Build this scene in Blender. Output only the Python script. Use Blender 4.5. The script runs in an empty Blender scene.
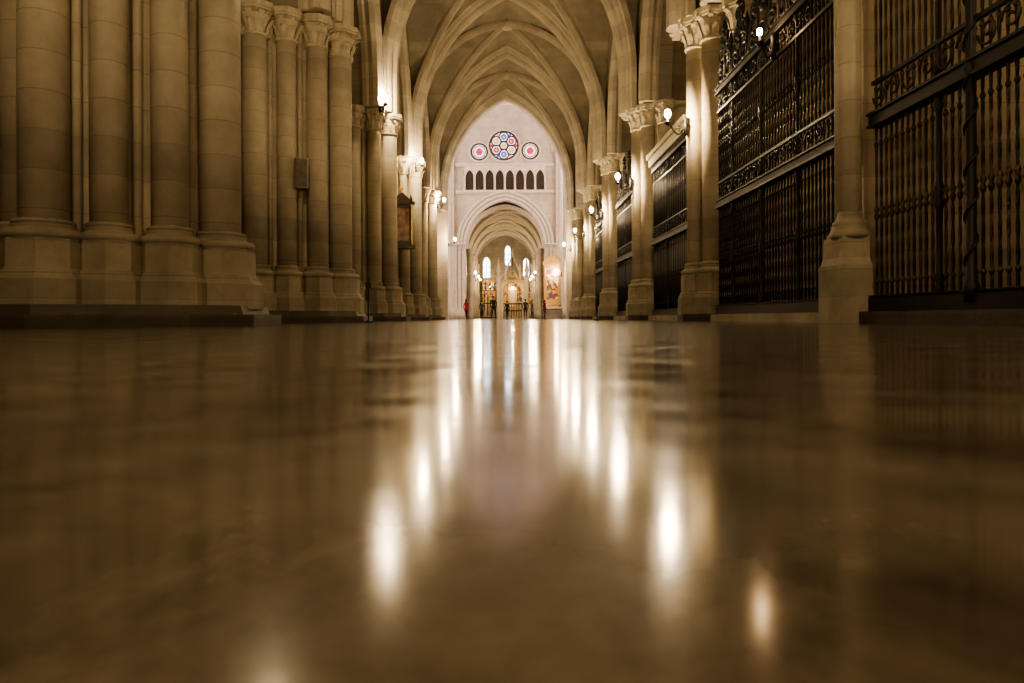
import bpy, math, random
from mathutils import Vector, Matrix
random.seed(7)
S = bpy.context.scene
pi = math.pi

# ---------------------------------------------------------------- materials
def new_mat(name):
    m = bpy.data.materials.new(name); m.use_nodes = True
    nt = m.node_tree
    return m, nt, nt.nodes['Principled BSDF']

def stone(name, c1, c2, course=0.62, joint=0.72, brick=None, rough=0.75, bump=0.15):
    m, nt, b = new_mat(name)
    N, L = nt.nodes, nt.links
    tc = N.new('ShaderNodeTexCoord')
    n1 = N.new('ShaderNodeTexNoise'); n1.inputs['Scale'].default_value = 0.9; n1.inputs['Detail'].default_value = 8
    n1.inputs['Roughness'].default_value = 0.65
    L.new(tc.outputs['Object'], n1.inputs['Vector'])
    cr = N.new('ShaderNodeValToRGB')
    cr.color_ramp.elements[0].position = 0.35; cr.color_ramp.elements[0].color = (*c2, 1)
    cr.color_ramp.elements[1].position = 0.65; cr.color_ramp.elements[1].color = (*c1, 1)
    L.new(n1.outputs['Fac'], cr.inputs['Fac'])
    col = cr.outputs['Color']
    sep = N.new('ShaderNodeSeparateXYZ'); L.new(tc.outputs['Object'], sep.inputs['Vector'])
    if brick:
        cmb = N.new('ShaderNodeCombineXYZ')
        if brick == 'xz':
            L.new(sep.outputs['X'], cmb.inputs['X'])
        else:
            L.new(sep.outputs['Y'], cmb.inputs['X'])
        L.new(sep.outputs['Z'], cmb.inputs['Y'])
        bt = N.new('ShaderNodeTexBrick'); bt.inputs['Scale'].default_value = 1.0
        bt.inputs['Brick Width'].default_value = 1.1; bt.inputs['Row Height'].default_value = 0.5
        bt.inputs['Mortar Size'].default_value = 0.012
        bt.inputs['Color1'].default_value = (1, 1, 1, 1); bt.inputs['Color2'].default_value = (0.86, 0.86, 0.86, 1)
        bt.inputs['Mortar'].default_value = (joint, joint, joint, 1)
        L.new(cmb.outputs['Vector'], bt.inputs['Vector'])
        fac = bt.outputs['Color']
    else:
        d = N.new('ShaderNodeMath'); d.operation = 'DIVIDE'; d.inputs[1].default_value = course
        L.new(sep.outputs['Z'], d.inputs[0])
        fr = N.new('ShaderNodeMath'); fr.operation = 'FRACT'; L.new(d.outputs[0], fr.inputs[0])
        lt = N.new('ShaderNodeMath'); lt.operation = 'LESS_THAN'; lt.inputs[1].default_value = 0.03
        L.new(fr.outputs[0], lt.inputs[0])
        fl = N.new('ShaderNodeMath'); fl.operation = 'FLOOR'; L.new(d.outputs[0], fl.inputs[0])
        wn = N.new('ShaderNodeTexWhiteNoise'); wn.noise_dimensions = '1D'; L.new(fl.outputs[0], wn.inputs['W'])
        mr = N.new('ShaderNodeMapRange'); mr.inputs['To Min'].default_value = 0.84; mr.inputs['To Max'].default_value = 1.05
        L.new(wn.outputs['Value'], mr.inputs['Value'])
        mx = N.new('ShaderNodeMix'); mx.data_type = 'FLOAT'
        L.new(lt.outputs[0], mx.inputs['Factor']); L.new(mr.outputs[0], mx.inputs['A']); mx.inputs['B'].default_value = joint
        fac = mx.outputs['Result']
    mul = N.new('ShaderNodeMix'); mul.data_type = 'RGBA'; mul.blend_type = 'MULTIPLY'; mul.inputs['Factor'].default_value = 1
    L.new(col, mul.inputs['A']); L.new(fac, mul.inputs['B'])
    L.new(mul.outputs['Result'], b.inputs['Base Color'])
    b.inputs['Roughness'].default_value = rough
    n2 = N.new('ShaderNodeTexNoise'); n2.inputs['Scale'].default_value = 14; n2.inputs['Detail'].default_value = 5
    L.new(tc.outputs['Object'], n2.inputs['Vector'])
    bp = N.new('ShaderNodeBump'); bp.inputs['Strength'].default_value = bump; bp.inputs['Distance'].default_value = 0.05
    L.new(n2.outputs['Fac'], bp.inputs['Height']); L.new(bp.outputs['Normal'], b.inputs['Normal'])
    return m

def plain(name, col, rough=0.5, metal=0.0, var=0.25, scale=6):
    m, nt, b = new_mat(name)
    N, L = nt.nodes, nt.links
    tc = N.new('ShaderNodeTexCoord'); n = N.new('ShaderNodeTexNoise'); n.inputs['Scale'].default_value = scale
    n.inputs['Detail'].default_value = 4
    L.new(tc.outputs['Object'], n.inputs['Vector'])
    cr = N.new('ShaderNodeValToRGB')
    cr.color_ramp.elements[0].position = 0.3; cr.color_ramp.elements[1].position = 0.7
    cr.color_ramp.elements[0].color = (*[c*(1-var) for c in col], 1)
    cr.color_ramp.elements[1].color = (*[min(1, c*(1+var)) for c in col], 1)
    L.new(n.outputs['Fac'], cr.inputs['Fac']); L.new(cr.outputs['Color'], b.inputs['Base Color'])
    b.inputs['Roughness'].default_value = rough; b.inputs['Metallic'].default_value = metal
    return m

def emis(name, col, strength):
    m, nt, b = new_mat(name)
    b.inputs['Base Color'].default_value = (*[c*.3 for c in col], 1)
    b.inputs['Emission Color'].default_value = (*col, 1)
    b.inputs['Emission Strength'].default_value = strength
    return m

def painted(name, cols, scale):
    m, nt, b = new_mat(name); N, L = nt.nodes, nt.links
    tc = N.new('ShaderNodeTexCoord'); v = N.new('ShaderNodeTexVoronoi'); v.inputs['Scale'].default_value = scale
    L.new(tc.outputs['Object'], v.inputs['Vector'])
    sp = N.new('ShaderNodeSeparateColor'); L.new(v.outputs['Color'], sp.inputs[0])
    cr = N.new('ShaderNodeValToRGB'); cr.color_ramp.interpolation = 'CONSTANT'
    e = cr.color_ramp.elements; e[0].color = (*cols[0], 1); e[1].position = 1/len(cols); e[1].color = (*cols[1], 1)
    for i in range(2, len(cols)):
        x = e.new(i/len(cols)); x.color = (*cols[i], 1)
    L.new(sp.outputs[0], cr.inputs['Fac']); L.new(cr.outputs['Color'], b.inputs['Base Color'])
    b.inputs['Roughness'].default_value = .4
    return m

STONE = stone('limestone_shaft', (0.56, 0.495, 0.375), (0.40, 0.35, 0.26))
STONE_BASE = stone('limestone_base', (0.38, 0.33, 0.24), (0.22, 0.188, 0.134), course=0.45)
STEP = stone('dark_step_stone', (0.10, 0.080, 0.056), (0.045, 0.036, 0.025), course=5, rough=0.6)  # near-black tone for the pier steps and one screen plinth
CAPM = plain('carved_stone', (0.54, 0.475, 0.35), 0.8, 0, 0.2, 5)
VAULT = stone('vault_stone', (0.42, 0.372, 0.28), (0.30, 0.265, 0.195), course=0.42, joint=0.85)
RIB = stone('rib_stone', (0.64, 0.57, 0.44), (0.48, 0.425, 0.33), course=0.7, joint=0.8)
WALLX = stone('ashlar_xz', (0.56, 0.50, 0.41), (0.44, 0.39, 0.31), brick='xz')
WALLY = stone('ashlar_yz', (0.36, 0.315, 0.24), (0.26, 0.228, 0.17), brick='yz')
PALE = stone('pale_stone', (0.74, 0.64, 0.55), (0.60, 0.51, 0.43), brick='xz', joint=0.75)
PALE2 = plain('pale_moulding', (0.74, 0.65, 0.55), 0.75, 0, 0.1, 3)
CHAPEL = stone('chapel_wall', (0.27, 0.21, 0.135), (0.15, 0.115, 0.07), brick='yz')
IRON = plain('wrought_iron', (0.012, 0.010, 0.009), 0.5, 0.3, 0.3, 20)
IRONG = plain('dull_gilt_iron', (0.065, 0.047, 0.027), 0.5, 0.5, 0.5, 9)
GOLD = plain('gilding', (0.65, 0.42, 0.16), 0.35, 0.7, 0.3, 8)
WOOD = plain('dark_walnut', (0.05, 0.028, 0.015), 0.45, 0, 0.4, 5)
BLACK = plain('black_paint', (0.012, 0.012, 0.012), 0.4, 0.2, 0.2, 10)
GREY = plain('grey_plastic', (0.26, 0.22, 0.17), 0.5, 0, 0.1, 10)
DARK = plain('gallery_shade_and_bars', (0.06, 0.045, 0.035), 0.9, 0, 0.2, 3)  # dark colour: painted shade of the gallery openings, also the lancet bars
LEAD = plain('window_tracery', (0.07, 0.05, 0.045), 0.8, 0, 0.2, 3)
ALTARC = painted('polychrome_altar', [(.6, .38, .10), (.40, .07, .05), (.08, .14, .34), (.7, .48, .18), (.8, .68, .5), (.2, .10, .05)], 3.2)
LC = (1.0, 0.745, 0.435)
BULB = emis('warm_bulb', LC, 1180)
BULB_F = emis('far_bulb', LC, 860)
BULB_S = emis('warm_bulb_small', (1.0, 0.66, 0.34), 420)
BULB_D = emis('dim_bulb', (1.0, 0.62, 0.30), 150)
GLASS_W = emis('daylit_glass', (1.0, 0.86, 0.84), 1.8)
GLASS_L = emis('lancet_glass', (0.86, 0.92, 1.0), 7)
GLASS_ADDED = emis('added_daylight_glass', (1.0, 0.84, 0.75), 14)  # emissive panes added out of view as daylight for the crossing
GLASS_R = emis('red_glass', (0.80, 0.05, 0.11), .85)
GLASS_B = emis('blue_glass', (0.11, 0.19, 0.80), .8)
GLASS_Y = emis('amber_glass', (1.0, 0.50, 0.22), 1.1)

def floor_mat():
    m, nt, b = new_mat('polished_marble_floor')
    N, L = nt.nodes, nt.links
    tc = N.new('ShaderNodeTexCoord')
    n1 = N.new('ShaderNodeTexNoise'); n1.inputs['Scale'].default_value = 5.5; n1.inputs['Detail'].default_value = 10
    n1.inputs['Distortion'].default_value = 0.35; n1.inputs['Roughness'].default_value = .66
    L.new(tc.outputs['Object'], n1.inputs['Vector'])
    cr = N.new('ShaderNodeValToRGB')
    cr.color_ramp.elements[0].position = 0.34; cr.color_ramp.elements[0].color = (0.055, 0.045, 0.032, 1)
    cr.color_ramp.elements[1].position = 0.66; cr.color_ramp.elements[1].color = (0.185, 0.157, 0.115, 1)
    L.new(n1.outputs['Fac'], cr.inputs['Fac']); L.new(cr.outputs['Color'], b.inputs['Base Color'])
    n2 = N.new('ShaderNodeTexNoise'); n2.inputs['Scale'].default_value = 4.5; n2.inputs['Detail'].default_value = 8
    n2.inputs['Distortion'].default_value = .3
    L.new(tc.outputs['Object'], n2.inputs['Vector'])
    mr = N.new('ShaderNodeMapRange'); mr.inputs['From Min'].default_value = 0.34; mr.inputs['From Max'].default_value = 0.66
    mr.inputs['To Min'].default_value = 0.095; mr.inputs['To Max'].default_value = 0.175
    L.new(n2.outputs['Fac'], mr.inputs['Value']); L.new(mr.outputs[0], b.inputs['Roughness'])
    b.inputs['IOR'].default_value = 1.55
    return m
FLOOR = floor_mat()

# ---------------------------------------------------------------- mesh builder
class MB:
    def __init__(s): s.v = []; s.f = []; s.m = []; s.sm = []; s.mats = []
    def mi(s, mat):
        if mat not in s.mats: s.mats.append(mat)
        return s.mats.index(mat)
    def add(s, vs, fs, mat, smooth=False):
        o = len(s.v); s.v += [tuple(v) for v in vs]; k = s.mi(mat)
        for f in fs: s.f.append([i+o for i in f]); s.m.append(k); s.sm.append(smooth)
    def box(s, x0, x1, y0, y1, z0, z1, mat):
        vs = [(x, y, z) for z in (z0, z1) for y in (y0, y1) for x in (x0, x1)]
        s.add(vs, [(0,2,3,1),(4,5,7,6),(0,1,5,4),(2,6,7,3),(0,4,6,2),(1,3,7,5)], mat)
    def lathe(s, cx, cy, prof, mat, n=20, smooth=True, rot=0, sx=1, sy=1):
        vs = []; fs = []
        for r, z in prof:
            for i in range(n):
                a = rot+2*pi*i/n; vs.append((cx+r*math.cos(a)*sx, cy+r*math.sin(a)*sy, z))
        for j in range(len(prof)-1):
            for i in range(n):
                k = (i+1) % n; fs.append((j*n+i, j*n+k, (j+1)*n+k, (j+1)*n+i))
        fs.append(tuple(range(n))[::-1]); fs.append(tuple((len(prof)-1)*n+i for i in range(n)))
        s.add(vs, fs, mat, smooth)
    def prism(s, poly, z0, z1, mat, sc1=1.0, c=None):
        n = len(poly)
        if c is None: c = (sum(p[0] for p in poly)/n, sum(p[1] for p in poly)/n)
        vs = [(x, y, z0) for x, y in poly]+[(c[0]+(x-c[0])*sc1, c[1]+(y-c[1])*sc1, z1) for x, y in poly]
        fs = [(i, (i+1) % n, n+(i+1) % n, n+i) for i in range(n)]+[tuple(range(n))[::-1], tuple(range(n, 2*n))]
        s.add(vs, fs, mat)
    def sweep(s, pts, nrm, B, prof, mat, smooth=False, cap=True):
        vs = []; fs = []; k = len(prof); B = Vector(B)
        for P, Nn in zip(pts, nrm):
            for p, q in prof: vs.append(Vector(P)+B*p+Vector(Nn)*q)
        for j in range(len(pts)-1):
            for i in range(k):
                i2 = (i+1) % k; fs.append((j*k+i, j*k+i2, (j+1)*k+i2, (j+1)*k+i))
        if cap: fs += [tuple(range(k)), tuple((len(pts)-1)*k+i for i in range(k))[::-1]]
        s.add(vs, fs, mat, smooth)
    def tube(s, pts, r, mat, n=6, smooth=True, twist=0, sq=False):
        pts = [Vector(p) for p in pts]
        if not isinstance(r, (list, tuple)): r = [r]*len(pts)
        vs = []; fs = []
        t0 = (pts[1]-pts[0]).normalized()
        ref = Vector((0, 0, 1)) if abs(t0.z) < 0.9 else Vector((1, 0, 0))
        u = t0.cross(ref).normalized()
        for j, P in enumerate(pts):
            a = pts[max(j-1, 0)]; b2 = pts[min(j+1, len(pts)-1)]
            t = (b2-a).normalized() if (b2-a).length > 1e-9 else t0
            u = (u-t*u.dot(t)); u = u.normalized() if u.length > 1e-6 else t.orthogonal().normalized()
            w = t.cross(u)
            for i in range(n):
                an = 2*pi*i/n+twist*j
                vs.append(P+u*(r[j]*math.cos(an))+w*(r[j]*math.sin(an)))
        for j in range(len(pts)-1):
            for i in range(n):
                k = (i+1) % n; fs.append((j*n+i, j*n+k, (j+1)*n+k, (j+1)*n+i))
        fs += [tuple(range(n))[::-1], tuple((len(pts)-1)*n+i for i in range(n))]
        s.add(vs, fs, mat, smooth)
    def ball(s, c, r, mat, n=10, m=7, sx=1, sy=1, sz=1):
        prof = [(max(1e-4, r*math.sin(pi*j/m)), c[2]-r*sz*math.cos(pi*j/m)) for j in range(m+1)]
        s.lathe(c[0], c[1], prof, mat, n, True, 0, sx, sy)
    def mesh(s, name):
        me = bpy.data.meshes.new(name); me.from_pydata(s.v, [], s.f)
        for mt in s.mats: me.materials.append(mt)
        me.polygons.foreach_set('material_index', s.m); me.polygons.foreach_set('use_smooth', s.sm)
        me.update(); return me
    def obj(s, name, loc=(0, 0, 0), parent=None):
        o = bpy.data.objects.new(name, s.mesh(name)); S.collection.objects.link(o); o.location = loc
        if parent: o.parent = parent
        return o
def inst(name, me, loc, rz=0):
    o = bpy.data.objects.new(name, me); S.collection.objects.link(o); o.location = loc; o.rotation_euler[2] = rz; return o

# ---------------------------------------------------------------- arch helpers
def arch2d(a, rise, n=14):
    R = (a*a+rise*rise)/(2*a)
    tm = math.acos(max(-1, min(1, (R-a)/R))) if R >= a else pi-math.acos((a-R)/R)
    right = []
    for i in range(n):
        t = tm*i/n
        right.append((a-R+R*math.cos(t), R*math.sin(t), -math.cos(t), -math.sin(t)))
    apex = (0, rise, 0, -1/max(0.2, math.sin(tm)))
    left = [(-x, z, -nx, nz) for x, z, nx, nz in right]
    return left+[apex]+right[::-1]
def zarch(x, a, rise):
    x = abs(x)
    if x >= a: return 0.0
    R = (a*a+rise*rise)/(2*a); c = a-R
    return math.sqrt(max(0, R*R-(x-c)**2))

def arch_wall(mb, plane, pos, thick, lo, hi, c, a, spring, rise, ztop, mat, z0=0.0, jamb=True, soff=None, n=14):
    pts = [(c+p[0], spring+p[1]) for p in arch2d(a, rise, n)]
    path = [(c-a, z0)]+pts+[(c+a, z0)] if jamb else pts
    if not jamb: path = [(lo, spring)]+pts+[(hi, spring)]
    def P(u, w, z): return (u, w, z) if plane == 'x' else (w, u, z)
    for w in (pos, pos+thick):
        vs = []; fs = []
        for u, z in path: vs += [P(u, w, z), P(u, w, ztop)]
        for i in range(len(path)-1): fs.append((2*i, 2*i+2, 2*i+3, 2*i+1))
        if jamb:
            o = len(vs)
            vs += [P(lo, w, z0), P(c-a, w, z0), P(c-a, w, ztop), P(lo, w, ztop), P(c+a, w, z0), P(hi, w, z0), P(hi, w, ztop), P(c+a, w, ztop)]
            fs += [(o, o+1, o+2, o+3), (o+4, o+5, o+6, o+7)]
        mb.add(vs, fs, mat)
    vs = []; fs = []
    for u, z in path: vs += [P(u, pos, z), P(u, pos+thick, z)]
    for i in range(len(path)-1): fs.append((2*i, 2*i+1, 2*i+3, 2*i+2))
    mb.add(vs, fs, soff or mat, False)

def arch_rib(mb, plane, pos, c, a, spring, rise, prof, mat, n=16, down=0.0):
    pts = []; nr = []
    A = arch2d(a, rise, n)
    if down:
        A = [(-a, -down, 1, 0)]+A+[(a, -down, -1, 0)]
    for x, z, nx, nz in A:
        if plane == 'x': pts.append((c+x, pos, spring+z)); nr.append((nx, 0, nz))
        else: pts.append((pos, c+x, spring+z)); nr.append((0, nx, nz))
    mb.sweep(pts, nr, (0, 1, 0) if plane == 'x' else (1, 0, 0), prof, mat)

def roll_prof(w, d):
    pr = [(-w, -0.1), (-w, d*0.25), (-w*0.86, d*0.34), (-w*0.78, d*0.12), (-w*0.70, d*0.46), (-w*0.58, d*0.62), (-w*0.46, d*0.54), (-w*0.40, d*0.28)]
    pr += [(-w*0.33, d*0.76), (-w*0.22, d*0.95), (0, d)]
    return pr+[(-p, q) for p, q in pr[::-1][1:]]

# ---------------------------------------------------------------- shaft parts
def capital(mb, cx, cy, r, z0, h, mat=None, ab=True):
    mat = mat or CAPM
    mb.lathe(cx, cy, [(r*1.0, z0-0.08), (r*1.18, z0-0.06), (r*1.2, z0-0.01), (r*1.04, z0+0.02)], mat, 16)
    mb.lathe(cx, cy, [(r*1.0, z0), (r*1.02, z0+h*0.3), (r*1.12, z0+h*0.6), (r*1.42, z0+h*0.86)], mat, 16)
    for tier, (n, zb, zt, ro) in enumerate([(8, 0.02, 0.5, 1.40), (8, 0.3, 0.86, 1.75)]):
        for i in range(n):
            a = 2*pi*(i+0.5*tier)/n
            ca, sa = math.cos(a), math.sin(a)
            vs = []; fs = []
            K = [(0, 1.02, 0.28), (0.45, 1.12, 0.36), (0.8, 1.28, 0.33), (1.0, ro, 0.2), (0.90, ro+0.14, 0.10)]
            for t, rr, w in K:
                z = z0+h*(zb+(zt-zb)*t)
                for q, dr in ((-1, 0), (0, 0.12), (1, 0)):
                    R = r*(rr+dr); ww = q*w*r
                    vs.append((cx+R*ca-ww*sa, cy+R*sa+ww*ca, z))
            for j in range(4):
                for q in range(2): fs.append((j*3+q, j*3+q+1, j*3+q+4, j*3+q+3))
            mb.add(vs, fs, mat, False)
    if ab:
        mb.lathe(cx, cy, [(r*1.5, z0+h*0.86), (r*1.72, z0+h*0.9), (r*1.72, z0+h*0.96), (r*1.85, z0+h), (r*1.85, z0+h+0.14)], mat, 8, False, pi/8)

def base(mb, cx, cy, r, z0, zt, mat=None):
    mat = mat or STONE_BASE; H = zt-z0
    mb.lathe(cx, cy, [(r*2.05, z0), (r*2.05, z0+H*.32), (r*1.85, z0+H*.38), (r*1.85, z0+H*.40), (r*1.68, z0+H*.44), (r*1.68, z0+H*.74), (r*1.6, z0+H*.77)], mat, 8, False, pi/8)
    pr = [(r*1.6, z0+H*.76)]
    for i in range(6):
        a = -pi/2+pi*i/5; pr.append((r*(1.5+0.14*math.cos(a)), z0+H*(.82+.05*math.sin(a))))
    pr += [(r*1.30, z0+H*.88), (r*1.22, z0+H*.91), (r*1.30, z0+H*.93)]
    for i in range(5):
        a = -pi/2+pi*i/4; pr.append((r*(1.16+0.1*math.cos(a)), z0+H*(.965+.025*math.sin(a))))
    pr.append((r, zt))
    mb.lathe(cx, cy, pr, mat, 20)

SP = 8.5
HC = 0.72
TOP = SP+HC+0.14
# ---------------------------------------------------------------- left compound pier
def left_pier():
    mb = MB()
    q = [(0.0, -1.45, .27), (0.62, -1.78, .36), (1.43, -1.36, .29), (2.2, -0.86, .30), (2.72, 0.0, .37)]
    sh = []
    for x, y, r in q:
        for sx in (1, -1):
            for sy in (1, -1):
                p = (x*sx+0.0, y*sy+0.0, r)
                if p not in sh: sh.append(p)
    pos = sorted(sh, key=lambda p: math.atan2(p[1], p[0]))
    core = [(x*0.92, y*0.92) for x, y, r in pos]
    mb.prism(core, 0.3, TOP-.02, STONE)
    hull = [(0.9, -2.55), (1.6, -2.25), (2.75, -1.6), (3.4, -.7), (3.4, .7), (2.75, 1.6), (1.6, 2.25), (0.9, 2.55)]
    hull = hull+[(-x, y) for x, y in hull[::-1]]
    mb.prism([(x*1.06, y*1.08) for x, y in hull], 0.0, 0.20, STEP)
    mb.prism(hull, 0.2, 0.36, STEP, 0.985)
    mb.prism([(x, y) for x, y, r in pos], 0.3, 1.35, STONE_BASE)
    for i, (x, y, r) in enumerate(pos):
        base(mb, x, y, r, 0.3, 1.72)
        mb.lathe(x, y, [(r, 1.7), (r, SP)], STONE, 24)
        capital(mb, x, y, r, SP, HC)
        x2, y2, r2 = pos[(i+1) % len(pos)]
        mx, my = (x+x2)/2*0.965, (y+y2)/2*0.965
        mb.lathe(mx, my, [(.075, 1.2), (.075, SP)], STONE, 10)
        mb.lathe(mx, my, [(.16, 1.0), (.16, 1.2), (.075, 1.3)], STONE_BASE, 10)
        mb.lathe(mx, my, [(.075, SP), (.1, SP+.4), (.2, SP+HC)], CAPM, 10)
    mb.prism([(x*1.07, y*1.07) for x, y, r in pos], SP+HC, TOP-.01, CAPM)
    return mb.mesh('compound_pier')

LP0 = 13.0
lp = left_pier()
for k in range(-2, 5):
    inst('compound_pier', lp, (-8.0, LP0+9.5*k, 0))

# ---------------------------------------------------------------- right engaged piers
def right_pier():
    mb = MB()
    sh = [(0.75, -1.15, .31), (0.10, -0.62, .31), (-0.22, 0.06, .28), (0.10, 0.72, .31), (0.75, 1.15, .31)]
    mb.prism([(4.98, -.8), (0.9, -1.1), (0.2, -.6), (0.0, 0), (0.2, .6), (0.9, 1.1), (4.98, .8)], 0, TOP-.01, STONE)
    mb.prism([(1.7, -1.75), (0.5, -1.75), (-.4, -1.1), (-.75, -.35), (-.75, .35), (-.4, 1.1), (0.5, 1.75), (1.7, 1.75)], 0, 0.22, STEP)
    mb.prism([(1.5, -1.5), (0.7, -1.5), (0, -1.0), (-.5, -.2), (-.5, .2), (0, 1.0), (0.7, 1.5), (1.5, 1.5)], 0.2, 1.25, STONE_BASE)
    for i, (x, y, r) in enumerate(sh):
        base(mb, x, y, r, 0.2, 1.8)
        mb.lathe(x, y, [(r, 1.75), (r, SP)], STONE, 24)
        capital(mb, x, y, r, SP, HC)
        if i < 4:
            x2, y2, _ = sh[i+1]; mx, my = (x+x2)/2+.06, (y+y2)/2
            mb.lathe(mx, my, [(.08, 1.2), (.08, SP), (.18, SP+HC)], STONE, 10)
    mb.prism([(4.98, -1.5), (0.6, -1.5), (-.3, -.8), (-.55, 0), (-.3, .8), (0.6, 1.5), (4.98, 1.5)], SP+HC, TOP-.01, CAPM)
    return mb.mesh('engaged_pier')
rp = right_pier()
RP0 = 12.3
for k in (-2, -1, 1, 2, 3, 4, 5):
    inst('engaged_pier', rp, (6.2, RP0+9.5*k-(.25 if k == 5 else 0), 0))
mb = MB()
mb.box(6.05, 11.18, 11.85, 12.3, 0, TOP-.01, STONE)
for x, y, r in [(5.82, 11.8, .18), (5.86, 12.15, .12), (6.02, 12.3, .1)]:
    mb.lathe(x, y, [(r, 1.75), (r, SP)], STONE, 24)
    capital(mb, x, y, r, SP, HC)
mb.prism([(5.52, 11.5), (6.06, 11.5), (6.06, 12.32), (5.52, 12.32)], 0, .98, STONE_BASE)
mb.prism([(5.54, 11.52), (6.05, 11.52), (6.05, 12.30), (5.54, 12.30)], .98, 1.10, STONE_BASE, .9)
mb.prism([(5.58, 11.56), (6.04, 11.56), (6.04, 12.28), (5.58, 12.28)], 1.08, 1.46, STONE_BASE, .97)
mb.lathe(5.82, 11.8, [(.29, 1.44), (.30, 1.5), (.28, 1.55), (.25, 1.6), (.27, 1.66), (.27, 1.70), (.22, 1.74), (.20, 1.78), (.18, 1.88)], STONE_BASE, 20)
mb.lathe(5.86, 12.12, [(.25, 1.44), (.26, 1.5), (.22, 1.55), (.18, 1.66), (.12, 1.8)], STONE_BASE, 20)
mb.prism([(5.4, 11.2), (8, 11.2), (8, 12.9), (5.4, 12.9)], SP+HC, TOP-.01, CAPM)
mb.obj('slender_pier')

# ---------------------------------------------------------------- vault
STILT = 1.7
A, RISE, CX = 5.55, 8.6, 0.2
VS = TOP+STILT
ys = [22.4+9.5*k for k in range(-3, 5)]
mb = MB()
n = 32
for k in range(-1, len(ys)-1):
    if k < 0: y0, y1 = -12.2, ys[0]
    else: y0, y1 = ys[k], ys[k+1]
    yc = (y0+y1)/2; hb = (y1-y0)/2
    vs = []; fs = []
    for j in range(n+1):
        ty = -math.cos(pi*j/n)
        for i in range(n+1):
            tx = -math.cos(pi*i/n)
            z = VS+max(zarch(tx*A, A, RISE), zarch(ty*hb, hb, RISE-.1))
            if i in (0, n) or j in (0, n):
                if max(zarch(tx*A, A, RISE), zarch(ty*hb, hb, RISE-.1)) < .01: z = TOP
            vs.append((CX+tx*A*1.05, yc+ty*hb, z))
    for j in range(n):
        for i in range(n):
            a, b, c, d = j*(n+1)+i, j*(n+1)+i+1, (j+1)*(n+1)+i+1, (j+1)*(n+1)+i
            if (i < n/2) == (j < n/2): fs += [(a, b, c), (a, c, d)]
            else: fs += [(a, b, d), (b, c, d)]
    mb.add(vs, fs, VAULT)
m = mb
for k, y in enumerate(ys):
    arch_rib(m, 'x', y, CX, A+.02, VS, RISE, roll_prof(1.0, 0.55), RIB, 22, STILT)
for k in range(len(ys)-1):
    y0, y1 = ys[k], ys[k+1]; yc = (y0+y1)/2; hb = (y1-y0)/2
    for sgn in (1, -1):
        d = Vector((A, sgn*hb, 0)); u = d.normalized(); B = Vector((-u.y, u.x, 0))
        pts = []; nr = []
        for j in range(33):
            t = -math.cos(pi*j/32)
            pts.append(Vector((CX+t*A, yc+t*sgn*hb, VS+zarch(t*A, A, RISE))))
        for j in range(33):
            a_ = pts[max(0, j-1)]; b_ = pts[min(32, j+1)]; T = (b_-a_).normalized(); Nn = T.cross(B)
            if Nn.z > 0: Nn = -Nn
            if j == 0: Nn = u
            if j == 32: Nn = -u
            nr.append(Nn)
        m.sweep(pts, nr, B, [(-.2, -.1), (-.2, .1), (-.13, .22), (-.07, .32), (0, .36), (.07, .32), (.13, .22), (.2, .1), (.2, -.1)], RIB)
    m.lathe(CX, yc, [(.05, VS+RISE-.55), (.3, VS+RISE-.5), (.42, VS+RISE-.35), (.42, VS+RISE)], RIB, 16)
mb.obj('ceiling')

def mwall(name, fn):
    m = MB(); fn(m); return m.obj(name)
def leftwall(m):
    for k in range(-4, 4):
        c = LP0+9.5*k+4.75
        lo, hi = c-4.75, c+4.75
        if k == 3: hi = 61.3
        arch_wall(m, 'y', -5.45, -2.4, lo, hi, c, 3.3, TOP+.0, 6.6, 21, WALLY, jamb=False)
        arch_rib(m, 'y', -5.45, c, 3.3, TOP+.0, 6.6, [(-.7, -.2), (-.7, .12), (-.5, .2), (-.4, .12), (-.2, .3), (0.02, .3), (.12, .18), (.22, .1), (.22, -.15), (.12, -.3)], RIB)
mwall('wall_arcade_left', leftwall)
def lv(m):
    for k in range(-4, 4):
        c = LP0+9.5*k+4.75; hi = c+4.75
        if k == 3: hi = 61.3
        path = [(c-4.75, TOP)]+[(c+p[0], TOP+p[1]) for p in arch2d(3.4, 6.7, 12)]+[(hi, TOP)]
        vs = []; fs = []
        for u, z in path: vs += [(-7.8, u, z), (-16, u, z)]
        for i in range(len(path)-1): fs.append((2*i, 2*i+1, 2*i+3, 2*i+2))
        m.add(vs, fs, VAULT)
mwall('ceiling_side_aisle', lv)
def rightwall(m):
    for k in range(-3, 5):
        c = RP0+9.5*k+4.75
        hi = c+4.75
        if k == 4:
            m.box(6.0, 7.2, c-4.75, 61.3, TOP, 21, WALLY); continue
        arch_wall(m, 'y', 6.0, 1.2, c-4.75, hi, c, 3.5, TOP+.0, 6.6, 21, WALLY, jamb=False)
        arch_rib(m, 'y', 6.0, c, 3.5, TOP+.0, 6.6, [(.6, -.2), (.6, .12), (.45, .2), (.35, .12), (.2, .3), (0, .3), (-.1, .18), (-.2, .1), (-.2, -.15), (-.1, -.3)], RIB)
mwall('wall_arcade_right', rightwall)
def rv(m):
    for k in range(-3, 4):
        c = RP0+9.5*k+4.75
        path = [(c-4.75, TOP)]+[(c+p[0], TOP+p[1]) for p in arch2d(3.6, 6.7, 12)]+[(c+4.75, TOP)]
        vs = []; fs = []
        for u, z in path: vs += [(7.1, u, z), (11.2, u, z)]
        for i in range(len(path)-1): fs.append((2*i, 2*i+1, 2*i+3, 2*i+2))
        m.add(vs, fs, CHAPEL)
mwall('ceiling_chapels', rv)
mwall('wall_left', lambda m: m.box(-16.4, -16, -13, 61.3, 0, 18, WALLY))
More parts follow.
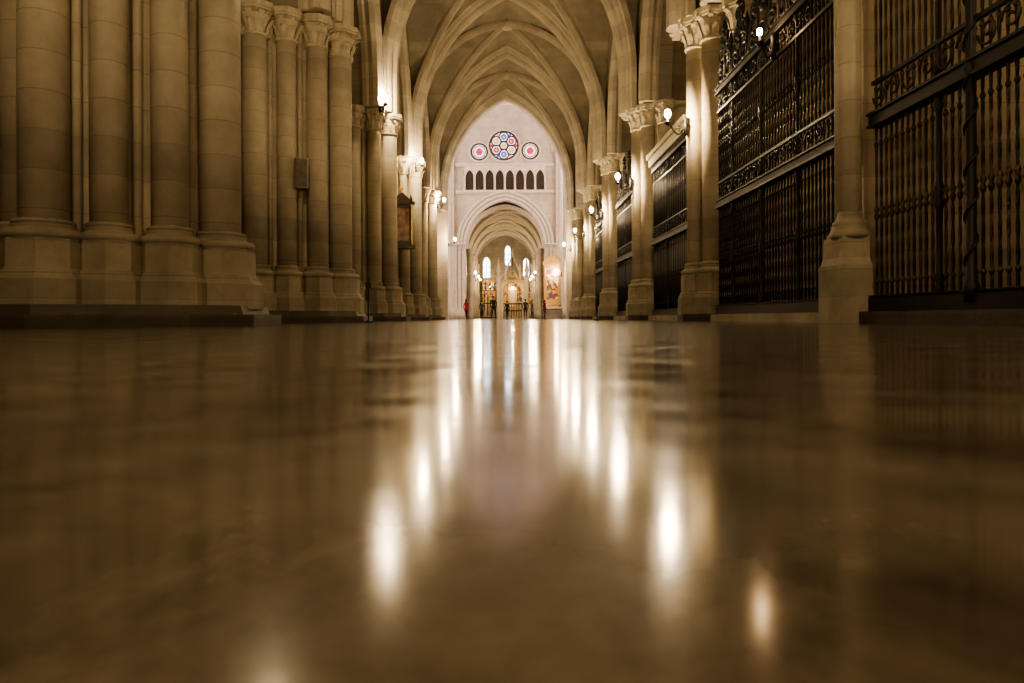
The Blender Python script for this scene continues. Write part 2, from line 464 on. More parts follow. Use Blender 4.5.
mwall('wall_right', lambda m: m.box(11.2, 11.6, -13, 61.3, 0, 18, CHAPEL))
mwall('wall_back', lambda m: m.box(-16, 11.2, -12.4, -12, 0, 20, WALLX))
mwall('floor', lambda m: m.add([(-16.4, -13, 0), (16.4, -13, 0), (16.4, 120, 0), (-16.4, 120, 0)], [(0, 1, 2, 3)], FLOOR))

# ---------------------------------------------------------------- iron screens
def scroll(m, c, R, turns, dirv, mat, r=.018, n=26, start=0, sgn=1):
    u = Vector(dirv); w = Vector((0, 0, 1))
    pts = []
    for i in range(n+1):
        t = i/n; a = start+sgn*turns*2*pi*t; rr = R*(1-.85*t)
        pts.append(Vector(c)+u*(rr*math.cos(a))+w*(rr*math.sin(a)))
    m.tube(pts, r, mat, 5)

def screen(m, X, y0, y1, top, mid=3.42, spacing=.155, twist=True, crest=True, gilt=False, low=.33, rb=.023, hs=1.0):
    bm = IRONG if gilt else IRON
    m.box(X-.25, X+.25, y0, y1, 0, .2, STEP if gilt else STONE_BASE)
    m.box(X-.1, X+.1, y0, y1, .2, low+.08, IRON)
    L_ = y1-y0; nb = int(L_/spacing)
    for i in range(nb+1):
        y = y0+.08+(L_-.16)*(i+.0)/nb
        heavy = (i % 12 == 0)
        for za, zb in ((low, mid-.1), (mid+.1, top)):
            if heavy:
                m.lathe(X, y, [(.06, za), (.06, za+.2), (.045, za+.25), (.07, za+.32), (.04, za+.4), (.042, (za+zb)/2-.2), (.075, (za+zb)/2-.1), (.05, (za+zb)/2), (.075, (za+zb)/2+.1), (.042, (za+zb)/2+.2), (.04, zb-.3), (.07, zb-.2), (.05, zb)], IRON, 10)
            elif twist:
                N_ = 26
                m.tube([(X, y, za+(zb-za)*j/N_) for j in range(N_+1)], rb, bm if i % 2 else IRON, 4, False, .55)
            else:
                m.tube([(X, y, za), (X, y, zb)], rb, IRON, 5)
            zc = (za+zb)/2
            m.lathe(X, y, [(.02, zc-.12), (.045, zc-.05), (.02, zc), (.045, zc+.05), (.02, zc+.12)], bm, 6)
            for zc in (za+.35, zb-.35):
                m.lathe(X, y, [(.02, zc-.05), (.04, zc), (.02, zc+.05)], bm, 6)
    for z, h, w in ((mid, .15, .09), (low+.1, .07, .06), (top, .12, .09)):
        m.box(X-w, X+w, y0, y1, z-h, z+h*.2, IRON)
        m.box(X-w-.04, X+w+.04, y0, y1, z+h*.2, z+h*.45, IRON)
        m.box(X-w-.03, X+w+.03, y0, y1, z-h*1.1, z-h*.85, IRON)
    ns = int(L_/.42)
    for i in range(ns):
        y = y0+L_*(i+.5)/ns
        scroll(m, (X-.02, y, mid+.33), .19, 1.4, (0, 1, 0), bm, .018, 18, 0, 1 if i % 2 else -1)
        scroll(m, (X-.02, y, top-.33), .19, 1.4, (0, 1, 0), bm, .018, 18, pi, 1 if i % 2 else -1)
    m.box(X-.04, X+.04, y0, y1, mid+.54, mid+.6, IRON)
    m.box(X-.04, X+.04, y0, y1, top-.62, top-.56, IRON)
    if crest:
        nc = max(3, int(L_/1.25))
        for i in range(nc):
            y = y0+L_*(i+.5)/nc; w_ = L_/nc
            hh = (1.25+.8*(1-abs(2*(i+.5)/nc-1)))*hs
            for s_ in (1, -1):
                scroll(m, (X, y+s_*w_*.25, top+.34), w_*.24, 1.7, (0, s_, 0), IRON, .05, 28, -pi/2, 1)
                scroll(m, (X, y+s_*w_*.17, top+.40+hh*.36), w_*.19, 1.6, (0, s_, 0), IRON, .044, 24, -pi/2, 1)
                scroll(m, (X, y+s_*w_*.11, top+.42+hh*.66), w_*.13, 1.4, (0, s_, 0), IRON, .036, 20, -pi/2, 1)
                m.tube([(X, y+s_*w_*.48, top), (X, y+s_*w_*.42, top+.35*hh), (X, y+s_*w_*.16, top+.7*hh), (X, y, top+hh)], .038, IRON, 5)
            m.lathe(X, y, [(.04, top), (.04, top+hh), (.12, top+hh+.06), (.035, top+hh+.14), (.1, top+hh+.2), (.005, top+hh+.45)], IRON, 8)
            m.lathe(X, y0+.1+L_*i/nc, [(.055, top), (.045, top+.7*hs), (.13, top+.7*hs+.08), (.035, top+.7*hs+.2), (.08, top+.7*hs+.27), (.005, top+.7*hs+.6)], IRON, 8)
m = MB(); screen(m, 6.06, 4.3, 11.48, 7.4, 3.36, .15, True, True, True, hs=.7)
m.lathe(6.0, 9.0, [(.09, .3), (.1, .5), (.06, .6), (.06, 3.2), (.1, 3.3), (.06, 3.4), (.06, 7.2), (.12, 7.4)], IRON, 12)
m.tube([(6.0+.07*math.cos(t*.5), 9.0+.07*math.sin(t*.5), .6+t*.045) for t in range(140)], .022, IRON, 5)
m.obj('wrought_iron_screen')
m = MB(); screen(m, 6.12, 12.45, 20.0, 6.55, 3.36, .175, True, True, False, rb=.028); m.obj('wrought_iron_screen')
for k in range(1, 4):
    ya, yb = 12.3+9.5*k+1.78, 12.3+9.5*(k+1)-1.78
    m = MB(); screen(m, 6.3, ya, yb, 6.3, 3.3, .27, False, k != 1, rb=.032)
    if k == 1:
        m.box(6.1, 6.6, ya-.1, yb+.1, 6.42, 6.75, CAPM); m.box(6.0, 6.7, ya-.1, yb+.1, 6.75, 6.92, CAPM)
    m.obj('wrought_iron_screen')

# ---------------------------------------------------------------- lamps
def sconce(px, py, z, dx, dy, L_=.55, bulb=BULB, rb=.098):
    m = MB(); d = Vector((dx, dy, 0)).normalized(); P = Vector((px, py, z))
    m.lathe(px, py, [(.02, z-.3), (.07, z-.22), (.05, z-.1), (.09, z), (.05, z+.1), (.07, z+.2), (.02, z+.3)], IRON, 10)
    pts = [P+d*(L_*t)+Vector((0, 0, -.28*math.sin(pi*min(1, t*1.15)))) for t in [i/12 for i in range(13)]]
    m.tube(pts, .026, IRON, 6)
    scr = [P+d*(.22+.12*(1-i/16)*math.cos(i*.6))+Vector((0, 0, -.12+.12*(1-i/16)*math.sin(i*.6))) for i in range(17)]
    m.tube(scr, .016, IRON, 5)
    e = P+d*L_
    m.lathe(e.x, e.y, [(.02, e.z-.05), (.10, e.z+.02), (.11, e.z+.05), (.03, e.z+.05), (.028, e.z+.2)], IRON, 10)
    m.ball((e.x, e.y, e.z+.2+rb*1.2), rb, bulb, 8, 6, 1, 1, 1.35)
    return m.obj('sconce_lamp')
for k in range(1, 6):
    sconce(5.64, RP0+9.5*k-.1, 6.05, -1, -.35, .66)
sconce(6.0, 15.6, 6.15, -1, -.3, .35, BULB_D, .065)
sconce(5.66, RP0-9.5, 6.3, -1, -.2, .5)
sconce(5.66, RP0-19, 6.3, -1, -.2, .5)
sconce(-5.42, 30.6, 9.4, 1, -.8, .35)
sconce(-5.05, 40.0, 8.75, 1, -.9, .5)
sconce(-4.85, 50.9, 8.4, 1, -.3, .5)
sconce(-4.86, 60.4, 6.6, 1, -.3, .6)
sconce(-5.2, LP0+.9, 8.0, 1, .3, .5, BULB, .085)
sconce(-4.86, LP0-9.5, 6.6, 1, .1, .5)
sconce(-4.86, LP0-19, 6.6, 1, .1, .5)
def pendant(x, y, z, top, bulb=BULB_S):
    m = MB()
    m.tube([(x, y, z+.35), (x, y, top)], .01, IRON, 5)
    m.lathe(x, y, [(.02, z+.4), (.06, z+.34), (.14, z+.2), (.15, z+.16), (.02, z+.16)], IRON, 12)
    m.lathe(x, y, [(.02, z-.2), (.1, z-.14), (.12, z-.1), (.02, z-.1)], IRON, 12)
    for i in range(4):
        a = pi/2*i; m.tube([(x+.12*math.cos(a), y+.12*math.sin(a), z-.12), (x+.13*math.cos(a), y+.13*math.sin(a), z+.17)], .008, IRON, 4)
    m.ball((x, y, z+.03), .08, bulb, 8, 6)
    return m.obj('added_hanging_lamp')
for k in (-1, 0, 1, 2, 3):
    pendant(9.3, RP0+9.5*k+4.75, 5.2, TOP+6.6, BULB_S if k < 1 else BULB_D)  # lamps added to give the chapels a dim glow behind the screens
for k in range(0, 5, 2):
    pendant(-13.0, LP0+9.5*k-4.75, 6.0, TOP+6.0)  # unseen lamps added to light the side aisle

# ---------------------------------------------------------------- crossing
mwall('wall_crossing_near', lambda m: arch_wall(m, 'x', 61.35, .9, -16, 16, CX, A-.35, VS, RISE-.25, 31, PALE))
FY = 80.0
def farwall(m):
    arch_wall(m, 'x', FY, 1.2, -16, 16, 0.05, 4.55, 8.4, 5.2, 31, PALE)
    for i, (aa, rr) in enumerate([(4.55, 5.2), (4.95, 5.65), (5.35, 6.1)]):
        arch_rib(m, 'x', FY-.12, 0.05, aa, 8.4, rr, [(-.25+.0, -.22), (-.25, .0), (-.15, .12), (0, .14), (.15, .1), (.3, .1), (.3, -.22)], PALE2, 16)
    for sx in (-1, 1):
        for dx, r in ((4.75, .2), (5.2, .2), (5.65, .2)):
            m.lathe(.05+sx*dx, FY-.25, [(r*1.7, 0), (r*1.7, .8), (r*1.2, 1.2), (r, 1.3), (r, 8.0), (r*1.5, 8.4), (r*1.8, 8.45), (r*1.8, 8.6)], PALE2, 14)
        for dx, r in ((6.35, .3), (6.9, .22), (5.95, .16)):
            m.lathe(.05+sx*dx, FY-.35, [(r*1.8, 0), (r*1.8, 1), (r, 1.5), (r, 18.4), (r*1.6, 19), (r*1.6, 19.15)], PALE2, 16)
    arch_rib(m, 'x', FY-.3, .05, 6.3, 19.0, 6.6, roll_prof(.45, .5), PALE2, 18)
    arch_rib(m, 'x', FY-.1, .05, 5.5, 19.0, 5.6, [(-.15, -.1), (-.15, .06), (0, .14), (.15, .06), (.15, -.1)], PALE2, 18)
    for z, h in ((14.45, .25), (17.55, .2)):
        m.box(-5.6, 5.7, FY-.35, FY, z, z+h, PALE2); m.box(-5.6, 5.7, FY-.22, FY, z-.15, z, PALE2)
    x0, x1, nA = -4.55, 4.65, 8
    w = (x1-x0)/nA
    m.box(x0, x1, FY-.03, FY+.02, 14.7, 17.5, DARK)  # flat panel, its dark colour stands in for shade inside the openings
    for i in range(nA):
        c = x0+w*(i+.5)
        arch_wall(m, 'x', FY-.2, .17, c-w/2, c+w/2, c, w*.40, 16.2, .85, 17.5, PALE2, 14.7, True, None, 6)
        m.lathe(c-w/2, FY-.26, [(.13, 14.7), (.13, 14.9), (.07, 15.0), (.07, 16.05), (.13, 16.25)], PALE2, 10)
    m.lathe(x1, FY-.26, [(.13, 14.7), (.13, 14.9), (.07, 15.0), (.07, 16.05), (.13, 16.25)], PALE2, 10)
mwall('wall_crossing_far', farwall)

def disc(m, c, r, y, mat, n=24, r0=0, a0=0, a1=2*pi):
    vs = []; fs = []
    for i in range(n+1):
        a = a0+(a1-a0)*i/n
        vs += [(c[0]+r*math.cos(a), y, c[1]+r*math.sin(a)), (c[0]+r0*math.cos(a), y, c[1]+r0*math.sin(a))]
    for i in range(n): fs.append((2*i, 2*i+1, 2*i+3, 2*i+2))
    m.add(vs, fs, mat)
def ring(m, c, r, y, t, mat, n=32):
    m.tube([(c[0]+r*math.cos(2*pi*i/n), y, c[1]+r*math.sin(2*pi*i/n)) for i in range(n+1)], t, mat, 8)
def rose(name, c, R, petals, cols, big):
    m = MB()
    disc(m, c, R, FY-.05, cols[0])
    ring(m, c, R, FY-.1, .10, LEAD); ring(m, c, R+.22, FY-.05, .14, PALE2)
    if big:
        for i in range(petals):
            a = 2*pi*i/petals+pi/petals; pr = R*.33; pc = (c[0]+R*.62*math.cos(a), c[1]+R*.62*math.sin(a))
            disc(m, pc, pr*.80, FY-.065, cols[0], 14)
            disc(m, pc, pr*.66, FY-.07, cols[1+i % (len(cols)-1)], 14, pr*.22)
            for q in range(4):
                aq = pi/2*q+a; m.tube([(pc[0], FY-.09, pc[1]), (pc[0]+pr*math.cos(aq), FY-.09, pc[1]+pr*math.sin(aq))], .022, LEAD, 4)
            ring(m, pc, pr, FY-.1, .085, LEAD, 18)
            a2 = a+pi/petals
            disc(m, (c[0]+R*.86*math.cos(a2), c[1]+R*.86*math.sin(a2)), R*.11, FY-.07, cols[1+(i+1) % (len(cols)-1)], 10)
            m.tube([(c[0]+R*.28*math.cos(a2), FY-.1, c[1]+R*.28*math.sin(a2)), (c[0]+R*.7*math.cos(a2), FY-.1, c[1]+R*.7*math.sin(a2))], .05, LEAD, 5)
        ring(m, c, R*.27, FY-.1, .08, LEAD, 18); disc(m, c, R*.19, FY-.07, cols[-1], 12)
    else:
        ring(m, c, R*.80, FY-.08, .035, LEAD, 20)
        disc(m, c, R*.76, FY-.06, GLASS_Y, 20, R*.62)
        disc(m, c, R*.50, FY-.065, cols[1], 6); disc(m, (c[0], c[1]+R*.28), R*.22, FY-.07, cols[-1], 8)
        for i in range(8):
            a = 2*pi*i/8; m.tube([(c[0]+R*.80*math.cos(a), FY-.08, c[1]+R*.80*math.sin(a)), (c[0]+R*math.cos(a), FY-.08, c[1]+R*math.sin(a))], .03, LEAD, 5)
    return m.obj(name)
rose('window_1', (-.05, 19.8), 1.6, 6, [GLASS_W, GLASS_R, GLASS_B, GLASS_Y], True)
rose('window_2', (-2.85, 19.1), .9, 4, [GLASS_W, GLASS_R, GLASS_B], False)
rose('window_3', (2.95, 19.2), .9, 4, [GLASS_W, GLASS_R, GLASS_R], False)

def sidewall(sx):
    def f(m):
        m.box(min(sx*16, sx*16.4), max(sx*16, sx*16.4), 61.3, 81.2, 0, 31, PALE)
        for yc in (66.0, 71, 76):
            pts = arch2d(1.5, 2.6, 8)
            vs = [(sx*15.95, yc-1.5, 13)]+[(sx*15.95, yc+p[0], 21+p[1]) for p in pts]+[(sx*15.95, yc+1.5, 13)]
            m.add(vs, [tuple(range(len(vs)))], GLASS_ADDED)  # unseen glowing window, added to bring daylight into the crossing
            arch_rib(m, 'y', sx*15.9, yc, 1.5, 21, 2.6, [(-.15, -.15), (-.15, .1), (.15, .1), (.15, -.15)], PALE2, 8, 8)
            for dy in (-.5, .5): m.box(min(sx*15.95, sx*15.85), max(sx*15.95, sx*15.85), yc+dy-.06, yc+dy+.06, 13, 22.5, PALE2)
    return f
mwall('wall_transept_left', sidewall(-1)); mwall('wall_transept_right', sidewall(1))
mwall('ceiling_crossing', lambda m: m.box(-16.4, 16.4, 61, 81.4, 31, 31.4, VAULT))

# ---------------------------------------------------------------- far aisle
def farvault(m):
    a, rise, sp, c = 4.7, 5.0, 8.2, .05
    edges = [81.2, 89, 97, 105, 112]
    for k in range(4):
        y0, y1 = edges[k], edges[k+1]; yc = (y0+y1)/2; hb = (y1-y0)/2; n = 16
        vs = []; fs = []
        for j in range(n+1):
            ty = -math.cos(pi*j/n)
            for i in range(n+1):
                tx = -math.cos(pi*i/n)
                vs.append((c+tx*a, yc+ty*hb, sp+max(zarch(tx*a, a, rise), zarch(ty*hb, hb, rise))))
        for j in range(n):
            for i in range(n):
                A_, B_, C_, D_ = j*(n+1)+i, j*(n+1)+i+1, (j+1)*(n+1)+i+1, (j+1)*(n+1)+i
                if (i < n/2) == (j < n/2): fs += [(A_, B_, C_), (A_, C_, D_)]
                else: fs += [(A_, B_, D_), (B_, C_, D_)]
        m.add(vs, fs, VAULT)
        arch_rib(m, 'x', y0+.3, c, a, sp, rise, roll_prof(.35, .4), PALE2, 14)
        for sg in (1, -1):
            pts = [Vector((c+t*a, yc+t*sg*hb, sp+zarch(t*a, a, rise))) for t in [-math.cos(pi*j/20) for j in range(21)]]
            m.tube([p-Vector((0, 0, .08)) for p in pts], .17, PALE2, 6)
mwall('ceiling_far_aisle', farvault)
def farside(m):
    for sx in (-1, 1):
        X = .05+sx*4.75
        m.box(min(X, X+sx*.5), max(X, X+sx*.5), 81.2, 112, 0, 13.5, WALLY)
mwall('wall_far_aisle', farside)
def farpier():
    m = MB()
    for x, y, r in ((0, 0, .3), (.15, -.42, .2), (.15, .42, .2)):
        m.lathe(x, y, [(r*1.7, 0), (r*1.7, .8), (r*1.2, 1.2), (r, 1.3), (r, 7.5), (r*1.3, 7.9), (r*1.6, 8.1), (r*1.6, 8.25)], STONE, 14)
    return m.mesh('clustered_column')
fp = farpier()
for y in (82, 89.3, 97.3, 105.3):
    inst('clustered_column', fp, (-4.15, y, 0)); inst('clustered_column', fp, (4.25, y, 0), pi)
for y in (86, 95, 102):
    sconce(-4.0, y, 5.4, 1, 0, .4, BULB_F); sconce(4.1, y, 5.4, -1, 0, .4, BULB_F)
def endwall(m):
    m.box(-5.3, 5.4, 112, 112.4, 0, 14, WALLX)
    for c, w, z0, z1 in ((-2.9, .6, 6.6, 8.9), (.5, .5, 8.6, 10.9), (3.4, .5, 6.8, 8.9)):
        pts = [(c-w, 111.93, z0)]+[(c+p[0], 111.93, z1+p[1]) for p in arch2d(w, w*1.7, 8)]+[(c+w, 111.93, z0)]
        m.add(pts, [tuple(range(len(pts)))], GLASS_L)
        arch_rib(m, 'x', 111.88, c, w, z1, w*1.7, [(-.12, -.12), (-.12, .08), (.12, .08), (.12, -.12)], PALE2, 8, z1-z0)
        m.box(c-.05, c+.05, 111.85, 111.95, z0, z1+.8, DARK)
        for z in (z0+.8, z0+1.6): m.box(c-w, c+w, 111.85, 111.95, z-.04, z+.04, DARK)
mwall('wall_end', endwall)
def endscreen(m):
    Y = 107.5
    arch_wall(m, 'x', Y, .4, -.9, 3.3, 1.2, 1.45, 4.0, 1.7, 6.0, PALE2)
    arch_rib(m, 'x', Y-.1, 1.2, 1.5, 4.0, 1.8, roll_prof(.2, .25), GOLD, 10)
    for sx in (-1, 1):
        m.tube([(1.2+sx*2.0, Y-.1, 5.9), (1.2+sx*1.0, Y-.1, 7.4), (1.2, Y-.1, 9.8)], [.16, .14, .12], PALE2, 6)
        for x, s in ((1.2+sx*2.15, 1.0), (1.2+sx*1.1, .55)):
            zb = 0 if s == 1 else 6.0
            m.lathe(x, Y-.15, [(.32*s, zb), (.32*s, 6.2), (.4*s, 6.3), (.26*s, 6.5), (.26*s, 7.2), (.36*s, 7.3), (.03, 7.3+2.2*s)], PALE2, 8, False)
    m.lathe(1.2, Y-.1, [(.05, 9.6), (.25, 9.9), (.05, 10.1), (.15, 10.4), (.02, 11.0)], PALE2, 8)
    ring(m, (1.2, 6.9), .45, Y-.05, .08, PALE2, 16)
    for i in range(9):
        ring(m, (-.6+i*.45, 5.8), .18, Y-.08, .05, GOLD, 10)
    for x0, x1 in ((-4.0, -.95), (3.35, 4.1)):
        nbb = int((x1-x0)/.42)
        for i in range(nbb+1):
            x = x0+(x1-x0)*i/nbb; m.tube([(x, Y, .2), (x, Y, 4.3)], .05, IRON, 5)
        for z in (.2, 2.4, 4.3): m.box(x0, x1, Y-.07, Y+.07, z-.08, z+.08, IRON)
        for i in range(max(1, int((x1-x0)/.7))):
            scroll(m, (x0+.35+i*.7, Y, 4.75), .3, 1.4, (1, 0, 0), IRON, .06, 18)
            m.lathe(x0+.35+i*.7, Y, [(.05, 4.4), (.04, 5.2), (.1, 5.3), (.01, 5.7)], IRON, 6)
    for i in range(8):
        x = -.15+i*.385; m.tube([(x, Y+.2, .1), (x, Y+.2, 2.3)], .045, IRON, 5)
    m.box(-.25, 2.65, Y+.12, Y+.28, 2.2, 2.4, IRON); m.box(-.25, 2.65, Y+.12, Y+.28, 1.15, 1.3, IRON)
mwall('chapel_screen', endscreen)
def altar(m):
    m.box(-.2, 2.6, 110.4, 111.3, 0, 1.1, PALE2); m.box(-.35, 2.75, 110.3, 111.4, 1.1, 1.25, PALE2)
    m.box(-3.6, 4.2, 111.4, 111.85, 0, 2.6, PALE2)
    m.box(-3.6, 4.2, 111.45, 111.85, 2.6, 6.0, ALTARC)
    for i in range(9): m.lathe(-3.5+i*.95, 111.3, [(.14, .6), (.09, 1.2), (.09, 5.6), (.16, 5.9), (.1, 6.2), (.02, 7.0)], GOLD, 8)
    for z in (2.6, 4.2, 6.0): m.box(-3.6, 4.2, 111.2, 111.5, z, z+.15, GOLD)
    m.box(.5, 1.9, 111.2, 111.4, 1.7, 5.0, GOLD); m.box(.75, 1.65, 111.12, 111.22, 2.0, 4.4, PALE2)
    arch_rib(m, 'x', 111.3, 1.2, 1.0, 6.0, 1.0, [(-.1, -.1), (-.1, .1), (.1, .1), (.1, -.1)], GOLD, 8)
mwall('altar', altar)
pendant(1.2, 109.3, 4.9, 12.5, BULB_F)
pendant(-2.4, 109.5, 5.0, 12.0, BULB_F)  # added lamp, brightens the altar backdrop

# ---------------------------------------------------------------- altarpieces
def retable(name, x, y, z0, w, h, frame, paint, rz=0):
    m = MB()
    m.box(-w/2, w/2, 0, .35, 0, h*.78, frame)
    m.box(-w/2-.12, w/2+.12, -.12, .38, -.18, 0, frame); m.box(-w/2-.1, w/2+.1, -.12, .38, h*.78, h*.84, frame)
    m.box(-w*.33, w*.33, -.04, 0, h*.08, h*.7, paint)
    for sx in (-1, 1):
        m.lathe(sx*w*.42, -.06, [(.09, 0), (.06, .12), (.055, h*.7), (.1, h*.78)], GOLD, 8)
        m.lathe(sx*w*.45, .1, [(.08, h*.84), (.1, h*.88), (.02, h*.98)], frame, 8)
    vs = [(-w/2, -.08, h*.84), (w/2, -.08, h*.84), (0, -.08, h), (-w/2, .3, h*.84), (w/2, .3, h*.84), (0, .3, h)]
    m.add(vs, [(0, 1, 2), (3, 5, 4), (0, 2, 5, 3), (1, 4, 5, 2), (0, 3, 4, 1)], frame)
    m.box(-.05, .05, .0, .1, h, h+.4, GOLD); m.box(-.15, .15, .0, .1, h+.2, h+.28, GOLD)
    o = m.obj(name, (x, y, z0)); o.rotation_euler[2] = rz; return o
PAINT = plain('aged_oil_painting', (0.22, 0.12, 0.06), 0.4, 0, 0.8, 2.5)
retable('altarpiece', -5.85, LP0+9.5*3-1.62, 4.3, 1.3, 3.0, WOOD, PAINT, .5)
retable('gilded_altarpiece', 5.35, 78.9, 1.75, 1.9, 5.6, GOLD, ALTARC, 0)
mwall('altar_table', lambda m: (m.box(4.3, 6.4, 77.9, 78.7, 0, 1.15, STONE_BASE), m.box(4.2, 6.5, 77.8, 78.75, 1.15, 1.3, PALE2), m.box(4.6, 6.1, 78.75, 79.1, 0, 1.5, GOLD)))
sconce(6.35, 78.5, 5.0, -1, -.6, .7, BULB_F)

def spk(m):
    m.prism([(-.2, -.12), (-.14, -.2), (.14, -.2), (.2, -.12), (.2, .12), (-.2, .12)], -.44, .44, GREY)
    m.box(-.15, .15, -.22, -.2, -.4, .4, plain('speaker_mesh', (.15, .13, .10), .6))
    m.tube([(0, .1, .2), (0, .38, .25)], .03, BLACK, 6); m.tube([(0, .1, -.2), (0, .38, -.15)], .03, BLACK, 6)
m = MB(); spk(m); o = m.obj('loudspeaker', (-6.12, 21.1, 4.5)); o.rotation_euler = (.08, 0, .35)
m = MB()
m.lathe(0, 0, [(.17, 0), (.17, .03), (.05, .06), (.022, .08), (.022, 1.12), (.035, 1.14), (.035, 1.2), (.01, 1.24)], BLACK, 14)
m.box(-.08, .08, -.03, 0, 1.0, 1.16, BLACK)
m.obj('barrier_post', (-3.95, 20.3, 0))
m = MB()
m.lathe(0, 0, [(.01, 0), (.16, 0), (.16, .03), (.05, .06), (.022, .08), (.022, .9), (.035, .92), (.01, 1.0)], BLACK, 14)
m.obj('barrier_post', (3.95, 30.0, 0))

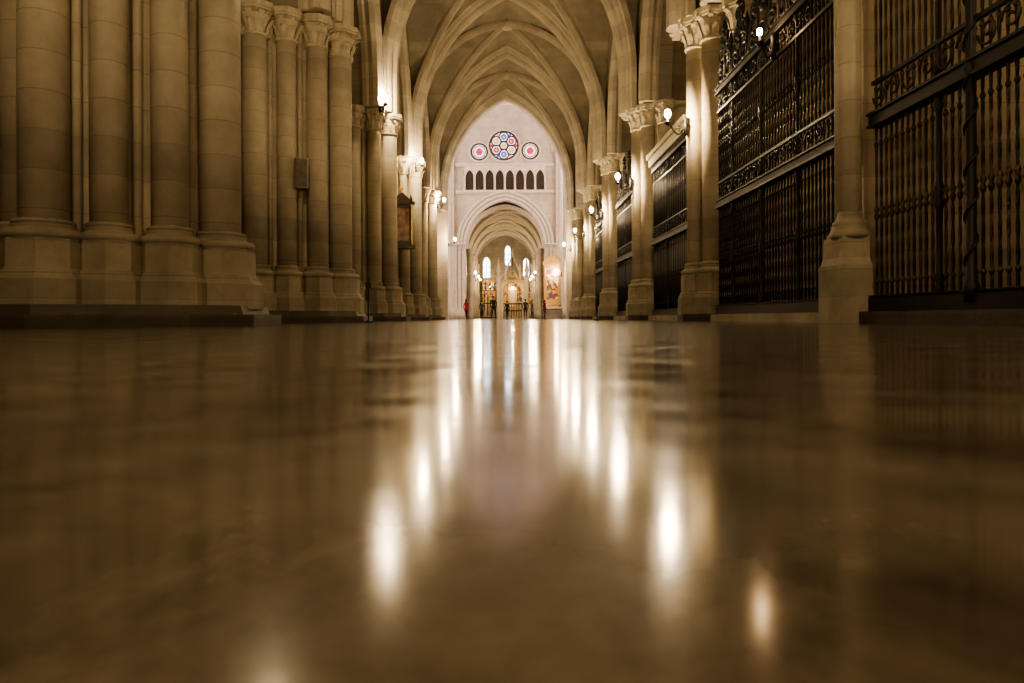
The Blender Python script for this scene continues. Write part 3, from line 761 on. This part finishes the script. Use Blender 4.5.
# ---------------------------------------------------------------- people
SKIN = plain('skin', (0.50, 0.30, 0.20), 0.55, 0, 0.08, 10)
HAIR = plain('dark_hair', (0.03, 0.018, 0.01), 0.5, 0, 0.3, 20)
LIPS = plain('lips', (.4, .12, .1))
def cloth(n, c): return plain(n, c, 0.85, 0, 0.15, 12)
def person(name, loc, rz, h, top, bottom, stride=.28, arm=.25, bend=0, female=False):
    k = h/1.75
    J = {}
    def j(n, x, y, z, r, r2=None): J[n] = (Vector((x*k, y*k, z*k)), (r*k, (r2 or r)*k))
    sw = .17 if female else .2
    j('pel', 0, 0, .95, .15, .115); j('waist', 0, .01, 1.1, .125, .10); j('chest', 0, .0, 1.3, .155, .115); j('neckb', 0, .0, 1.44, .085, .075)
    j('neck', 0, -.01, 1.52, .052); j('head0', 0, -.02, 1.60, .075, .085); j('head1', 0, -.02, 1.69, .072, .09)
    for s, sg in (('L', -1), ('R', 1)):
        st = stride*sg
        j('hip'+s, sg*.095, 0, .90, .1); j('knee'+s, sg*.1, -st*.55-.03, .5, .062); j('ank'+s, sg*.1, -st+.02, .10, .042)
        j('heel'+s, sg*.1, -st+.03, .05, .045); j('toe'+s, sg*.11, -st-.17, .035, .036)
        j('sh'+s, sg*sw, 0, 1.41, .062); j('elb'+s, sg*(sw+.05), st*arm+.03, 1.13, .045); j('wr'+s, sg*(sw+.03), st*arm*2.2-.06, .89, .028)
    edges = [('pel', 'waist'), ('waist', 'chest'), ('chest', 'neckb'), ('neckb', 'neck'), ('neck', 'head0'), ('head0', 'head1')]
    for s in 'LR':
        edges += [('pel', 'hip'+s), ('hip'+s, 'knee'+s), ('knee'+s, 'ank'+s), ('ank'+s, 'heel'+s), ('heel'+s, 'toe'+s), ('neckb', 'sh'+s), ('sh'+s, 'elb'+s), ('elb'+s, 'wr'+s)]
    names = list(J); me = bpy.data.meshes.new('sk')
    me.from_pydata([J[n_][0] for n_ in names], [(names.index(a), names.index(b)) for a, b in edges], [])
    o = bpy.data.objects.new('sk', me); S.collection.objects.link(o)
    o.modifiers.new('s', 'SKIN')
    for i, n_ in enumerate(names):
        sv = me.skin_vertices[0].data[i]; sv.radius = J[n_][1]; sv.use_root = (n_ == 'pel')
    ss = o.modifiers.new('b', 'SUBSURF'); ss.levels = 2; ss.render_levels = 2
    dg = bpy.context.evaluated_depsgraph_get(); dg.update()
    m2 = bpy.data.meshes.new_from_object(o.evaluated_get(dg))
    bpy.data.objects.remove(o)
    mb = MB()
    vs = [v.co.copy() for v in m2.vertices]
    groups = {0: [], 1: [], 2: [], 3: [], 4: []}
    for p in m2.polygons:
        c = p.center/k
        if c.z < .085: g = 0
        elif c.z > 1.73 or (c.z > 1.585 and c.y > .005): g = 4
        elif c.z > 1.50: g = 3
        elif c.z < .94 and abs(c.x) < .17: g = 1
        elif c.z < .9: g = 3
        else: g = 2
        groups[g].append(tuple(p.vertices))
    mts = [BLACK, bottom, top, SKIN, HAIR]
    mb.v = [tuple(v) for v in vs]
    for g, fl in groups.items():
        kk = mb.mi(mts[g])
        for f in fl: mb.f.append(list(f)); mb.m.append(kk); mb.sm.append(True)
    hz = 1.655*k
    mb.tube([(0, -.095*k, hz+.01*k), (0, -.125*k, hz-.025*k)], [.01*k, .016*k], SKIN, 6)
    for sg in (-1, 1):
        mb.ball((sg*.032*k, -.092*k, hz+.012*k), .011*k, BLACK, 6, 4)
        mb.ball((sg*.078*k, -.015*k, hz-.005*k), .022*k, SKIN, 6, 5, .5, 1, 1.3)
    mb.tube([(-.022*k, -.103*k, hz-.06*k), (.022*k, -.103*k, hz-.06*k)], .007*k, LIPS, 5)
    mb.ball((0, .008*k, 1.705*k), .092*k, HAIR, 12, 8, .95, 1.08, 1.0)
    if female: mb.tube([(0, .06*k, 1.68*k), (0, .10*k, 1.55*k), (0, .09*k, 1.42*k)], [.07*k, .065*k, .03*k], HAIR, 8)
    mb.lathe(0, .0, [(.17*k, .80*k), (.165*k, .95*k), (.14*k, 1.08*k)], top, 16, True, 0, 1.05, .82)
    for s, sg in (('L', -1), ('R', 1)):
        w = J['wr'+s][0]; d = (w-J['elb'+s][0]).normalized(); sd = Vector((0, 1, 0))
        mb.tube([w-d*.02, w+d*.05*k, w+d*.09*k], [.028*k, .034*k, .03*k], SKIN, 8)
        for f in range(4):
            o_ = sd*((f-1.5)*.019*k); ln = (.068, .078, .072, .055)[f]*k
            b0 = w+d*.085*k+o_
            mb.tube([b0, b0+d*ln*.5, b0+d*ln*.95+Vector((-sg*.02*k, 0, 0))], [.0095*k, .009*k, .007*k], SKIN, 6)
        b0 = w+d*.03*k-sd*.025*k
        mb.tube([b0, b0+d*.03*k-sd*.02*k, b0+d*.06*k-sd*.022*k], [.012*k, .011*k, .008*k], SKIN, 6)
    zmin = min(v[2] for v in mb.v)
    ob = mb.obj(name, (loc[0], loc[1], -zmin)); ob.rotation_euler[2] = rz
    return ob
DT = cloth('dark_trousers', (.014, .014, .018)); JN = cloth('jeans', (.03, .04, .07))
person('walking_woman', (-3.15, 57.0, 0), 2.7, 1.66, cloth('pink_jacket', (.60, .07, .12)), DT, .2, .25, 0, True)
person('walking_man', (-.9, 55.0, 0), .3, 1.82, cloth('navy_coat', (.02, .022, .03)), DT, .22)
person('standing_visitor', (1.75, 60.0, 0), 3.3, 1.72, cloth('brown_coat', (.07, .04, .025)), JN, .05)
person('standing_visitor', (2.35, 60.5, 0), 1.2, 1.62, cloth('grey_coat', (.09, .08, .08)), JN, .06, .2, 0, True)
person('standing_visitor', (.2, 66.0, 0), 2.4, 1.7, cloth('black_coat', (.02, .018, .018)), DT, .1)
person('standing_visitor', (-2.2, 66.6, 0), .4, 1.74, cloth('olive_coat', (.05, .05, .03)), DT, .06)
person('standing_visitor', (3.4, 60.0, 0), 1.9, 1.64, cloth('wine_coat', (.14, .02, .03)), DT, .08, .2, 0, True)

# ---------------------------------------------------------------- world / camera
w = bpy.data.worlds.new('World'); S.world = w; w.use_nodes = True
w.node_tree.nodes['Background'].inputs[0].default_value = (0.5, 0.55, 0.65, 1)
w.node_tree.nodes['Background'].inputs[1].default_value = 0.03
cam = bpy.data.cameras.new('Camera'); co = bpy.data.objects.new('Camera', cam); S.collection.objects.link(co)
cam.sensor_width = 36; cam.lens = 700/1024*36
cam.shift_x = 7/1024; cam.shift_y = -23.5/1024
co.location = (0, 0, .12)
co.rotation_euler = (Matrix.Rotation(math.radians(90), 3, 'X') @ Matrix.Rotation(math.radians(-.25), 3, 'Z')).to_euler()
cam.clip_start = .01; cam.clip_end = 400
cam.dof.use_dof = True; cam.dof.focus_distance = 22; cam.dof.aperture_fstop = 8
S.camera = co
S.view_settings.exposure = 0.32
try: S.view_settings.look = 'AgX - Medium High Contrast'
except Exception: pass
